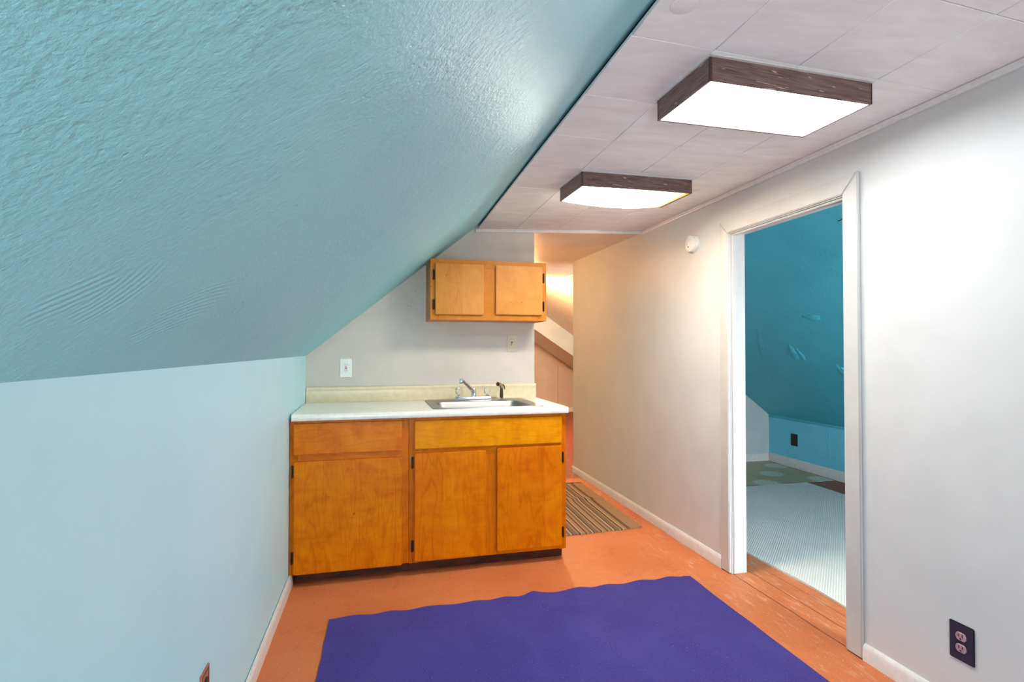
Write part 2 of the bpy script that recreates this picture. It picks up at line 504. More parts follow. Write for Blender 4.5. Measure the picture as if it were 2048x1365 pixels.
# ------------------------------------------------------------------ mesh builder
class MB:
    def __init__(self):
        self.v = []
        self.f = []

    def add(self, verts, faces):
        o = len(self.v)
        self.v += [Vector(p) for p in verts]
        self.f += [tuple(i + o for i in f) for f in faces]
        return self

    def hexa(self, p):            # 8 corners: bottom 0-3 (ccw from above), top 4-7
        return self.add(p, [(3, 2, 1, 0), (4, 5, 6, 7), (0, 1, 5, 4), (1, 2, 6, 5), (2, 3, 7, 6), (3, 0, 4, 7)])

    def box(self, x0, x1, y0, y1, z0, z1):
        x0, x1 = sorted((x0, x1)); y0, y1 = sorted((y0, y1)); z0, z1 = sorted((z0, z1))
        return self.hexa([(x0, y0, z0), (x1, y0, z0), (x1, y1, z0), (x0, y1, z0),
                          (x0, y0, z1), (x1, y0, z1), (x1, y1, z1), (x0, y1, z1)])

    def ubox(self, u0, u1, v0, v1, z0, z1):      # in the kitchenette's own frame: y = -v
        return self.box(u0, u1, -v0, -v1, z0, z1)

    def prism(self, poly, d):     # polygon of 3-D points pushed along vector d
        n = len(poly)
        d = Vector(d)
        a = [Vector(p) for p in poly]
        b = [p + d for p in a]
        f = [tuple(range(n - 1, -1, -1)), tuple(range(n, 2 * n))]
        f += [(i, (i + 1) % n, n + (i + 1) % n, n + i) for i in range(n)]
        return self.add(a + b, f)

    def lathe(self, prof, org, axis=(0, 0, 1), n=24, cap=True):
        ax = Vector(axis).normalized()
        s = Vector((1, 0, 0)) if abs(ax.x) < 0.9 else Vector((0, 1, 0))
        a = ax.cross(s).normalized()
        b = ax.cross(a)
        org = Vector(org)
        vs, fs = [], []
        for r, h in prof:
            for i in range(n):
                t = 2 * math.pi * i / n
                vs.append(org + ax * h + (a * math.cos(t) + b * math.sin(t)) * r)
        for k in range(len(prof) - 1):
            for i in range(n):
                j = (i + 1) % n
                fs.append((k * n + i, k * n + j, (k + 1) * n + j, (k + 1) * n + i))
        if cap:
            fs.append(tuple(range(n - 1, -1, -1)))
            fs.append(tuple(range((len(prof) - 1) * n, len(prof) * n)))
        return self.add(vs, fs)

    def tube(self, pts, radii, n=14):
        pts = [Vector(p) for p in pts]
        vs, fs = [], []
        up = Vector((0.13, 0.2, 1)).normalized()
        for k, p in enumerate(pts):
            d = (pts[min(k + 1, len(pts) - 1)] - pts[max(k - 1, 0)]).normalized()
            a = d.cross(up)
            if a.length < 1e-3:
                a = d.cross(Vector((1, 0, 0)))
            a.normalize()
            b = d.cross(a)
            r = radii[k] if isinstance(radii, (list, tuple)) else radii
            for i in range(n):
                t = 2 * math.pi * i / n
                vs.append(p + (a * math.cos(t) + b * math.sin(t)) * r)
        for k in range(len(pts) - 1):
            for i in range(n):
                j = (i + 1) % n
                fs.append((k * n + i, k * n + j, (k + 1) * n + j, (k + 1) * n + i))
        fs.append(tuple(range(n - 1, -1, -1)))
        fs.append(tuple(range((len(pts) - 1) * n, len(pts) * n)))
        return self.add(vs, fs)

    def rings(self, rings, close_last=True):
        n = len(rings[0])
        vs = [p for r in rings for p in r]
        fs = []
        for k in range(len(rings) - 1):
            for i in range(n):
                j = (i + 1) % n
                fs.append((k * n + i, k * n + j, (k + 1) * n + j, (k + 1) * n + i))
        if close_last:
            fs.append(tuple(range((len(rings) - 1) * n, len(rings) * n)))
        return self.add(vs, fs)

    def build(self, name, m, parent=None, off=(0, 0, 0), bevel=0.0, seg=2, smooth=False):
        off = Vector(off)
        me = bpy.data.meshes.new(name)
        me.from_pydata([p - off for p in self.v], [], self.f)
        bm = bmesh.new()
        bm.from_mesh(me)
        bmesh.ops.recalc_face_normals(bm, faces=bm.faces)
        if bevel:
            es = [e for e in bm.edges if len(e.link_faces) == 2 and e.calc_face_angle(0) > 0.5]
            bmesh.ops.bevel(bm, geom=es, offset=bevel, segments=seg, affect='EDGES', clamp_overlap=True)
        bm.to_mesh(me)
        bm.free()
        if smooth or bevel:
            for p in me.polygons:
                p.use_smooth = True
            me.set_sharp_from_angle(angle=math.radians(38))
        me.materials.append(m)
        o = bpy.data.objects.new(name, me)
        C.objects.link(o)
        if parent:
            o.parent = parent
        return o


def root(name, label, cat, loc, rz=0.0, group=None):
    o = bpy.data.objects.new(name, None)
    o.empty_display_size = 0.1
    C.objects.link(o)
    o.location = loc
    o.rotation_euler = (0, 0, rz)
    o['label'] = label
    o['category'] = cat
    if group:
        o['group'] = group
    return o


def tag(o, label, cat, group=None):
    o['label'] = label
    o['category'] = cat
    if group:
        o['group'] = group
    return o


def struct(o, label=None, cat=None):
    o['kind'] = 'structure'
    if label:
        o['label'] = label
    if cat:
        o['category'] = cat
    return o


def kroot(name, label, cat, u, v, z, group=None):
    """a thing of the kitchenette: returns its root and the local offset for its meshes"""
    r = root(name, label, cat, bw(u, v, z), AB, group)
    return r, (u, -v, z)


# ------------------------------------------------------------------ the room shell
XS_SLOPE = (ZC - ZK) / (XS - XL)                  # rise of the left roof slope
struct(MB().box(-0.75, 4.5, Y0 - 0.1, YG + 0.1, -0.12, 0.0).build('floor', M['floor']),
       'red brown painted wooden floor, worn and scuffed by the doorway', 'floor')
struct(MB().box(XL - 0.1, XL, Y0, YG, -0.02, ZK).build('wall_left', M['blue']),
       'low pale blue knee wall under the sloping ceiling', 'wall')

# left roof slope, a slab; rises a little past the tiled ceiling
ztop = 2.62
xt = XL + (ztop - ZK) / XS_SLOPE
nx, nz = -XS_SLOPE / math.hypot(1, XS_SLOPE), 1 / math.hypot(1, XS_SLOPE)
th = 0.09
mb = MB()
mb.prism([(XL, Y0, ZK), (xt, Y0, ztop), (xt + nx * th, Y0, ztop + nz * th), (XL - 0.1, Y0, ZK + 0.02), (XL - 0.1, Y0, ZK)], (0, YG - Y0, 0))
struct(mb.build('ceiling_slope', M['plaster']), 'pale blue sloping plaster ceiling with trowel marks on the left', 'sloped ceiling')

# kitchenette wall (stands in its own slightly turned frame)
uL = (XL - XE) / CAB
uS = (XS - XE) / CAB
back = MB()
zt = ZC + 0.04
uT = (XL + (zt - ZK) / XS_SLOPE - XE) / CAB
back.prism([(uL - 0.02, 0, -0.01), (0, 0, -0.01), (0, 0, zt), (uT, 0, zt), (uL - 0.02, 0, ZK - 0.012)], (0, 0.115, 0))
bo = back.build('wall_back', M['kitchen_white'])
bo.location = bw(0, 0, 0)
bo.rotation_euler = (0, 0, AB)
struct(bo, 'white wall with a sloping left edge behind the kitchenette', 'wall')
for (u, z) in ((-0.838, 1.646), (-0.924, 1.553), (-0.888, 1.550), (-0.868, 1.544)):
    MB().lathe([(0.0022, 0), (0.0022, 0.0015)], (u, -0.0012, z), (0, -1, 0), 10).build('screw_hole', M['dark'], bo)

# tiled ceiling: every tile its own bevelled panel, in one ceiling mesh
XT = [0.643, 0.912, 1.224, 1.556, 1.897]
YT = [-1.134, -0.784, -0.434, -0.084, 0.266, 0.616, 0.966, 1.316, 1.660, 2.000, 2.344, 2.700, 3.065, 3.438, 3.80]
SH = 0.115


def yt(k, x):
    y = YT[k] + SH * (x - 0.616)
    lim = YB + (x - XE) * SAB - 0.004
    return min(y, lim)


tiles = MB()
g = 0.0013
for i in range(len(XT) - 1):
    for k in range(-1, len(YT) - 1):
        a, b = XT[i] + (g if i else 0), XT[i + 1] - g
        if k < 0:
            ya0 = ya1 = Y0
        else:
            ya0, ya1 = yt(k, a) + g, yt(k, b) + g
        yb0, yb1 = yt(k + 1, a) - g, yt(k + 1, b) - g
        if yb0 - ya0 < 0.01:
            continue
        za, zb = ceil_z(a), ceil_z(b)
        tiles.hexa([(a, ya0, za), (b, ya1, zb), (b, yb1, zb), (a, yb0, za),
                    (a, ya0, za + 0.012), (b, ya1, zb + 0.012), (b, yb1, zb + 0.012), (a, yb0, za + 0.012)])
struct(tiles.build('ceiling', M['tile'], bevel=0.0015, seg=1), 'white ceiling of rectangular tiles above the kitchenette', 'ceiling')
bk = MB()
bk.prism([(XS - 0.03, Y0, ceil_z(XS) + 0.035), (2.0, Y0, ceil_z(2.0) + 0.014), (2.0, Y0, ceil_z(2.0) + 0.06), (XS - 0.03, Y0, ceil_z(XS) + 0.06)],
         (0, YB - Y0 + 0.02, 0))
struct(bk.build('ceiling_backing', M['dark']))

# faint painted-over disc on a tile
t_ = MB().lathe([(0.034, 0), (0.034, 0.0025), (0.031, 0.004)], (0.712, 1.176, ceil_z(0.712) + 0.0005), (TL, 0, -1), 32)
tag(t_.build('cover_plate', M['tile'], smooth=True), 'round white cover disc on a ceiling tile near the slope', 'cover plate')

# right wall with the doorway
D0, D1, DZ = 1.908, 2.683, 1.908
RW = 1.995
zr = ceil_z(XR) + 0.02
rw = MB()
rw.box(XR, RW, Y0, D0 - 0.012, -0.01, zr)
rw.box(XR, RW, D1 + 0.012, YE, -0.01, zr + 0.05)
rw.box(XR, RW, D0 - 0.012, D1 + 0.012, DZ + 0.012, zr)
struct(rw.build('wall_right', M['white']), 'long white wall with the doorway on the right', 'wall')

# rear wall behind the camera: unseen window opening added as kitchenette fill light
rear = MB()
WX0, WX1, WZ0, WZ1 = -0.34, 0.34, 0.25, 1.08
for (a, b, c, d) in ((-0.6, WX0, -0.01, 2.7), (WX1, RW, -0.01, 2.7), (WX0, WX1, -0.01, WZ0), (WX0, WX1, WZ1, 2.7)):
    rear.box(a, b, Y0 - 0.12, Y0, c, d)
struct(rear.build('wall_rear', M['white']))
# unseen side room gable wall and added window, set nearer to brighten the room
YR = 0.0
VX0, VX1, VZ0, VZ1 = 2.12, 3.04, 0.10, 1.40
rear = MB()
for (a, b, c, d) in ((RW + 0.001, VX0, -0.01, 2.25), (VX1, 4.35, -0.01, 2.25), (VX0, VX1, -0.01, VZ0), (VX0, VX1, VZ1, 2.25)):
    rear.box(a, b, YR - 0.12, YR, c, d)
struct(rear.build('wall_rear_side', M['room_white']))


def window(name, x0, x1, z0, z1, Y0):
    f = MB()
    w = 0.045
    for (a, b, c, d) in ((x0, x0 + w, z0, z1), (x1 - w, x1, z0, z1), (x0 + w, x1 - w, z0, z0 + w), (x0 + w, x1 - w, z1 - w, z1),
                         (x0 + w, x1 - w, (z0 + z1) / 2 - 0.02, (z0 + z1) / 2 + 0.02)):
        f.box(a, b, Y0 - 0.09, Y0 - 0.05, c, d)
    struct(f.build(name, M['trim']))


window('fill_window', WX0, WX1, WZ0, WZ1, Y0)
window('fill_window_side', VX0, VX1, VZ0, VZ1, YR)  # added out of view as side room fill
portal('fill_window_portal', ((WX0 + WX1) / 2, Y0 - 0.1, (WZ0 + WZ1) / 2), (math.radians(-90), 0, math.pi), WX1 - WX0, WZ1 - WZ0)
portal('fill_window_side_portal', ((VX0 + VX1) / 2, YR - 0.1, (VZ0 + VZ1) / 2), (math.radians(-90), 0, math.pi), VX1 - VX0, VZ1 - VZ0)

# crown strips
tr = MB()
for (dx, dz, w, h) in ((0.0, 0.0, 0.016, 0.022),):
    a0, a1 = XR - w, XR
    z_ = ceil_z(XR)
    tr.prism([(XR - 0.001, Y0, z_ - 0.002), (XR - 0.017, Y0, z_ - 0.003), (XR - 0.015, Y0, z_ - 0.010), (XR - 0.009, Y0, z_ - 0.015),
              (XR - 0.007, Y0, z_ - 0.022), (XR - 0.001, Y0, z_ - 0.024)], (0, YB - Y0 + 0.02, 0))
struct(tr.build('trim_1', M['trim']), 'thin white ceiling moulding along the right wall', 'moulding')
tr = MB()
zu = [(uS + 0.015, ZC), (-0.001, ceil_z(XE)), ((XR - XE) / CAB - 0.018, ceil_z(XR) - 0.002)]
for (a, za), (b, zb) in zip(zu[:-1], zu[1:]):
    for (v0, v1, h0, h1) in ((0.001, 0.012, 0.001, 0.021), (0.012, 0.018, 0.001, 0.007)):
        tr.hexa([(a, -v1, za - h1), (b, -v1, zb - h1), (b, -v0, zb - h1), (a, -v0, za - h1),
                 (a, -v1, za - h0), (b, -v1, zb - h0), (b, -v0, zb - h0), (a, -v0, za - h0)])
to = tr.build('trim_2', M['trim'])
to.location = bw(0, 0, 0)
to.rotation_euler = (0, 0, AB)
struct(to, 'thin white strip at the end of the tiled ceiling', 'moulding')

# baseboards
def base(name, pts_axis, mat=M['trim'], h=0.066, t=0.013, label=None):
    """pts_axis: (x_wall, sign, y0, y1): runs along y, room side given by sign"""
    x, s, y0, y1 = pts_axis
    p = [(x, y0, 0), (x + s * t, y0, 0), (x + s * t, y0, h * 0.70), (x + s * t * 0.8, y0, h * 0.88), (x + s * t * 0.35, y0, h), (x, y0, h)]
    o = MB().prism(p, (0, y1 - y0, 0)).build(name, mat, smooth=True)
    return struct(o, label, 'baseboard' if label else None)


base('baseboard_left', (XL + 0.004, 1, Y0, 3.11), label='white baseboard along the pale blue wall')
base('baseboard_right', (XR, -1, 3.375, 4.277), label='white baseboard beyond the doorway, middle length')
base('baseboard_right', (XR, -1, 4.280, YE + 0.012), h=0.064, label='white baseboard at the far end of the right wall')
base('baseboard_right', (XR, -1, D1 + 0.084, 3.372), h=0.069, t=0.015, label='white baseboard beside the far door casing')
base('baseboard_right', (XR, -1, Y0, D0 - 0.084), h=0.068, t=0.014, label='white baseboard under the dark brown outlet')
struct(MB().box(XR - 0.013, RW, YE, YE + 0.013, 0, 0.064).build('baseboard_corner', M['trim'], bevel=0.004))

# doorway: jambs, stops, casings, strike plate
door = root('door_1', 'open doorway with worn white casing and no door', 'doorway', (XR, (D0 + D1) / 2, 0))
door['kind'] = 'structure'
do = (XR, (D0 + D1) / 2, 0)
JX0, JX1 = XR - 0.004, RW + 0.004
MB().box(JX0, JX1, D1, D1 + 0.012, 0, DZ + 0.012).build('jamb', M['trimworn'], door, do, bevel=0.0015)
MB().box(JX0, JX1, D0 - 0.012, D0, 0, DZ + 0.012).build('jamb', M['trimworn'], door, do, bevel=0.0015)
MB().box(JX0, JX1, D0, D1, DZ, DZ + 0.012).build('head_jamb', M['trimworn'], door, do, bevel=0.0015)
MB().box(XR + 0.004, XR + 0.030, D1 - 0.010, D1, 0.003, DZ - 0.001).build('door_stop', M['trimworn'], door, do, bevel=0.003)
MB().box(XR + 0.004, XR + 0.030, D0, D0 + 0.010, 0.003, DZ - 0.001).build('door_stop', M['trimworn'], door, do, bevel=0.003)
MB().box(XR + 0.004, XR + 0.030, D0 + 0.010, D1 - 0.010, DZ - 0.010, DZ).build('door_stop', M['trimworn'], door, do, bevel=0.003)
CW, CT = 0.078, 0.016
e = 0.004


def casing(p0, p1, p2, p3, name):
    MB().prism([(XR - 0.0005, *p) for p in (p0, p1, p2, p3)], (-CT, 0, 0)).build(name, M['trimworn'], door, do, bevel=0.004, seg=3)


casing((D1 + e, 0.004), (D1 + e + CW, 0.004), (D1 + e + CW, DZ + e + CW), (D1 + e, DZ + e), 'side_casing')
casing((D0 - e, 0.004), (D0 - e - CW, 0.004), (D0 - e - CW, DZ + e + CW), (D0 - e, DZ + e), 'side_casing')
casing((D0 - e, DZ + e + 0.001), (D1 + e, DZ + e + 0.001), (D1 + e + CW, DZ + e + CW + 0.001), (D0 - e - CW, DZ + e + CW + 0.001), 'head_casing')
sp = MB().box(1.952, 1.990, D1 - 0.0025, D1 - 0.0002, 0.978, 1.046).build('strike_plate', M['plate_white'], door, do, bevel=0.001)
MB().lathe([(0.0105, 0), (0.0105, 0.0008)], (1.972, D1 - 0.0026, 1.015), (0, -1, 0), 20).build('latch_hole', M['brass'], sp)
for zz in (0.993, 1.036):
    MB().lathe([(0.003, 0), (0.003, 0.0008)], (1.972, D1 - 0.0026, zz), (0, -1, 0), 12).build('screw', M['nail'], sp)

# ------------------------------------------------------------------ side room through the doorway
KX, KZ, RS = 4.246, 0.52, 0.775
YW = 5.30                                      # its end wall


def rz_(x):
    return KZ + RS * (KX - x)


struct(MB().box(KX, KX + 0.1, YR, YW, -0.02, KZ).build('wall_knee', M['knee_blue']), 'low bright blue knee wall in the side room', 'wall')
xtop = 2.15
ztp = rz_(xtop)
rs = MB()
rs.prism([(KX, YR, KZ), (KX + 0.12, YR, KZ), (KX + 0.12, YR, KZ + 0.06), (xtop, YR, ztp + 0.12), (xtop, YR, ztp)], (0, YW - YR, 0))
struct(rs.build('ceiling_slope_teal', M['teal']), 'teal sloping ceiling of the side room seen through the doorway', 'sloped ceiling')
struct(MB().box(1.99, xtop + 0.02, YR, YW + 0.1, ztp, ztp + 0.08).build('ceiling_side_room', M['teal']))
ew = MB()
ew.prism([(RW, YW, -0.01), (KX + 0.05, YW, -0.01), (KX + 0.05, YW, KZ), (xtop, YW, ztp + 0.06), (RW, YW, ztp + 0.06)], (0, 0.10, 0))
struct(ew.build('wall_end', M['room_white']), 'cool white end wall of the side room', 'wall')
struct(MB().box(RW, KX - 0.014, YW - 0.014, YW, 0, 0.085).build('baseboard_end', M['trim'], bevel=0.004), 'white baseboard on the side room end wall', 'baseboard')
base('baseboard_knee', (KX, -1, 4.349, YW - 0.001), h=0.095, label='white baseboard under the bright blue knee wall')
base('baseboard_knee', (KX, -1, YR, 4.346), h=0.098, t=0.016)
# thin batten and panel seams on the knee wall
struct(MB().box(KX - 0.008, KX, YR, YW, KZ - 0.026, KZ - 0.004).build('trim_3', M['teal'], bevel=0.003), 'teal batten along the knee wall top', 'moulding')
struct(MB().box(KX - 0.0035, KX, 4.446, 4.456, 0.1, KZ - 0.03).build('trim_4', M['knee_blue'], bevel=0.001))
# plaster patches on the teal slope
tp = MB()
rr = random.Random(4)


def patch(cx, cy, lx, ly, rot, hgt):
    n = Vector((RS, 0, 1)).normalized() * -1
    ex = Vector((1, 0, -RS)).normalized()
    ey = Vector((0, 1, 0))
    ca, sa = math.cos(rot), math.sin(rot)
    rings = []
    for k, (s, h) in enumerate(((1.0, -0.001), (0.8, hgt * 0.6), (0.45, hgt), (0.12, hgt * 0.9))):
        ring = []
        for i in range(28):
            t = 2 * math.pi * i / 28
            w = 1 + 0.16 * math.sin(3 * t + k + cx * 9) + 0.10 * math.sin(7 * t + cy * 5)
            a, b = math.cos(t) * lx * s * w, math.sin(t) * ly * s * w
            p = Vector((cx, cy, rz_(cx))) + ex * (a * ca - b * sa) + ey * (a * sa + b * ca) + n * h
            ring.append(p)
        rings.append(ring)
    tp.rings(rings)


patch(3.34, 3.86, 0.12, 0.035, 0.5, 0.011)
patch(3.36, 3.80, 0.09, 0.022, 0.35, 0.008)
patch(3.00, 3.29, 0.04, 0.075, 0.2, 0.008)
patch(3.54, 3.55, 0.12, 0.035, 0.15, 0.012)
patch(3.25, 4.15, 0.30, 0.03, 0.7, 0.003)
struct(tp.build('trim_5', M['teal'], smooth=True), 'patched plaster marks on the teal slope', 'plaster patch')

# black outlet on the knee wall
o_ = root('wall_outlet', 'black outlet on the bright blue knee wall of the side room', 'outlet', (KX, 4.91, 0.233))
MB().box(KX - 0.006, KX, 4.863, 4.957, 0.233, 0.360).build('cover_plate', M['black'], o_, (KX, 4.91, 0.233), bevel=0.002)
for zz in (0.272, 0.320):
    MB().lathe([(0.017, 0), (0.017, 0.003)], (KX - 0.005, 4.91, zz), (-1, 0, 0), 20).build('receptacle', M['black'], o_, (KX, 4.91, 0.233))

# nail near the top of the doorway
xn = 2.392
nl = MB().tube([(xn + 0.006, 2.400, rz_(xn) + 0.004), (xn - 0.012, 2.408, rz_(xn) - 0.010), (xn - 0.013, 2.420, rz_(xn) - 0.010)], 0.0026, 8)
tag(nl.build('nail', M['nail']), 'bent dark nail high on the teal slope', 'nail')

# carpet remnant, linoleum
def sheet(x0, x1, y0, y1, nx_, ny_, fz, edge, thick):
    mb_ = MB()
    vs, fs = [], []
    for j in range(ny_ + 1):
        for i in range(nx_ + 1):
            s, t = i / nx_, j / ny_
            x, y = x0 + (x1 - x0) * s, y0 + (y1 - y0) * t
            dx, dy = edge(s, t)
            x += dx
            y += dy
            vs.append((x, y, thick + fz(x, y, s, t)))
    n1 = len(vs)
    for (x, y, z) in vs[:]:
        vs.append((x, y, 0.0006))
    st = nx_ + 1
    for j in range(ny_):
        for i in range(nx_):
            a = j * st + i
            fs.append((a, a + 1, a + st + 1, a + st))
            fs.append((n1 + a + st, n1 + a + st + 1, n1 + a + 1, n1 + a))
    for i in range(nx_):
        fs.append((i, n1 + i, n1 + i + 1, i + 1))
        a = ny_ * st + i
        fs.append((a, a + 1, n1 + a + 1, n1 + a))
    for j in range(ny_):
        a = j * st
        fs.append((a, a + st, n1 + a + st, n1 + a))
        a = j * st + nx_
        fs.append((a, n1 + a, n1 + a + st, a + st))
    return mb_.add(vs, fs)


def n3(x, y, z=0.0):
    return noise.noise(Vector((x, y, z)))


lm = sheet(2.02, 4.205, 4.38, 5.285, 4, 4, lambda x, y, s, t: 0.0, lambda s, t: (0, -0.03 * s * (1 - t)), 0.004)
tag(lm.build('linoleum_sheet', M['lino']), 'patterned linoleum sheet in the far corner of the side room', 'floor covering')
cp = sheet(2.19, 3.86, 0.6, 4.33, 60, 120,
           lambda x, y, s, t: 0.006 * (0.5 + 0.5 * n3(x * 2.1, y * 2.1, 3)) + 0.012 * max(0, (t - 0.9) * 10) * (0.4 + 0.6 * n3(x * 2.5, 1.0)) ** 2,
           lambda s, t: (0.02 * n3(t * 9, 2.0) * (1 - s) + 0.05 * s * (t - 0.85), 0.06 * t * (n3(s * 4, 5.0)) + 0.0), 0.008)
tag(cp.build('carpet', M['carpet'], smooth=True), 'off white carpet remnant loose on the side room floor', 'carpet')

# ------------------------------------------------------------------ far room beyond the kitchenette
fz0 = ceil_z(1.5)
hc = MB()
# flat hall ceiling, rising slightly to its far edge
hc.prism([(XS + 0.15, YB + 0.02, fz0), (2.3, YB + 0.02, fz0 + 0.012), (2.3, YE, 2.158), (XS + 0.15, YE, 2.145)], (0, 0, 0.08))
hc.prism([(XS + 0.15, YE, 2.145), (2.3, YE, 2.160), (2.3, 6.84, 2.205), (XS + 0.15, 6.84, 2.205)], (0, 0, 0.08))
struct(hc.build('ceiling_hall', M['cream_wall']), 'flat cream ceiling at the far end of the passage', 'ceiling')
# bright right slope of the far room, up to its high ceiling
BX, BZ, BS = 2.293, 2.205, 0.691


def bz(x):
    return BZ - BS * (x - BX)


hz = 2.52
bx = BX - (hz - BZ) / BS
YF = 9.19
br = MB()
br.prism([(bx, YW + 0.1, hz), (4.45, YW + 0.1, bz(4.45)), (4.45, YW + 0.1, bz(4.45) + 0.1), (bx, YW + 0.1, hz + 0.1)], (0, YF - YW - 0.1, 0))
struct(br.build('ceiling_slope_far', M['cream_wall']), 'brightly lit sloping ceiling of the far room', 'sloped ceiling')
struct(MB().box(XS, bx + 0.02, 6.84, YF, hz, hz + 0.1).build('ceiling_far', M['cream_wall']))
# step down in the slope: white face, then the lower slope to the gable
DS = 0.661


def dz_(x):
    return 1.384 - DS * (x - 2.938)


fc = MB()
fc.prism([(1.2, YF, dz_(1.2)), (4.35, YF, dz_(4.35)), (4.45, YF, bz(4.45) + 0.1), (bx, YF, hz + 0.1), (1.0, YF, hz + 0.1)], (0, 0.06, 0))
struct(fc.build('wall_step', M['room_white']), 'pale slanting step in the far room ceiling', 'wall')
ds = MB()
ds.prism([(1.2, YF + 0.05, dz_(1.2)), (4.35, YF + 0.05, dz_(4.35)), (4.35, YF + 0.05, dz_(4.35) + 0.08), (1.2, YF + 0.05, dz_(1.2) + 0.08)], (0, YG - YF, 0))
struct(ds.build('ceiling_slope_low', M['cream_wall']), 'low sloping ceiling at the far gable wall', 'sloped ceiling')
struct(MB().box(-0.6, 4.45, YG, YG + 0.1, -0.02, 3.1).build('wall_far', M['gable_wall']), 'far gable wall at the end of the passage', 'wall')
struct(MB().box(-0.45, 4.3, YG - 0.014, YG, 0, 0.085).build('baseboard_far', M['trim'], bevel=0.004), 'baseboard at the foot of the far gable wall', 'baseboard')
struct(MB().box(3.404, 3.541, YG - 0.05, YG, 0.085, 1.025).build('trim_6', M['gable_wall'], bevel=0.004), 'plain vertical boxing on the far gable wall', 'trim')
struct(MB().box(KX, KX + 0.1, YW + 0.1, YG, -0.02, bz(KX) + 0.02).build('wall_far_knee', M['cream_wall']))
# closing pieces over the kitchenette slope, far side
struct(MB().box(XS - 0.1, xt + 0.05, YB + 0.1, YG, ztop - 0.02, ztop + 0.08).build('ceiling_ridge', M['cream_wall']))
struct(MB().box(xt - 0.02, 2.4, YF, YG, hz + 0.02, hz + 0.12).build('ceiling_gable', M['cream_wall']))

# assumed, unseen warm lights: one in the far room, one round the corner behind the kitchenette wall
def bulb(label, x, y, z, mat, drop=0.0):
    r = root('assumed_bulb', label, 'light', (x, y, z))
    o = (x, y, z)
    MB().lathe([(0.055, 0), (0.055, 0.015), (0.03, 0.03), (0.022, 0.06)], (x, y, z - 0.0005), (0, 0, -1), 24).build('lamp_holder', M['plate_white'], r, o, smooth=True)
    if drop:
        MB().tube([(x, y, z - 0.05), (x, y, z - 0.06 - drop)], 0.005, 10).build('cord', M['black'], r, o, smooth=True)
        MB().lathe([(0.008, 0), (0.019, 0.008), (0.019, 0.04)], (x, y, z - 0.02 - drop), (0, 0, -1), 18).build('socket', M['black'], r, o, smooth=True)
    z -= drop
    MB().lathe([(0.014, 0.0), (0.016, 0.02), (0.03, 0.06), (0.032, 0.08), (0.024, 0.102), (0.008, 0.112)], (x, y, z - 0.061), (0, 0, -1), 20).build('bulb', mat, r, o, smooth=True)


bulb('assumed, unseen bare warm bulb on the far room ceiling beyond the passage', 1.95, 7.12, bz(1.95) - 0.02, M['bulb'], 0.16)
gx, gy, gz = 0.93, 4.95, fz0 + 0.027  # assumed globe, added out of view to warm the passage wall
gl = root('assumed_globe', 'assumed round opal globe light, added unseen on the passage ceiling behind the kitchenette wall', 'light', (gx, gy, gz))
MB().lathe([(0.085, 0), (0.085, 0.012), (0.07, 0.022)], (gx, gy, gz - 0.0005), (0, 0, -1), 32).build('base', M['plate_white'], gl, (gx, gy, gz), smooth=True)
MB().lathe([(0.062, 0)] + [(0.13 * math.sin(math.radians(a)), 0.117 - 0.13 * math.cos(math.radians(a))) for a in range(32, 180, 12)], (gx, gy, gz - 0.023), (0, 0, -1), 32).build('globe', M['assumed_globe_glow'], gl, (gx, gy, gz), smooth=True)

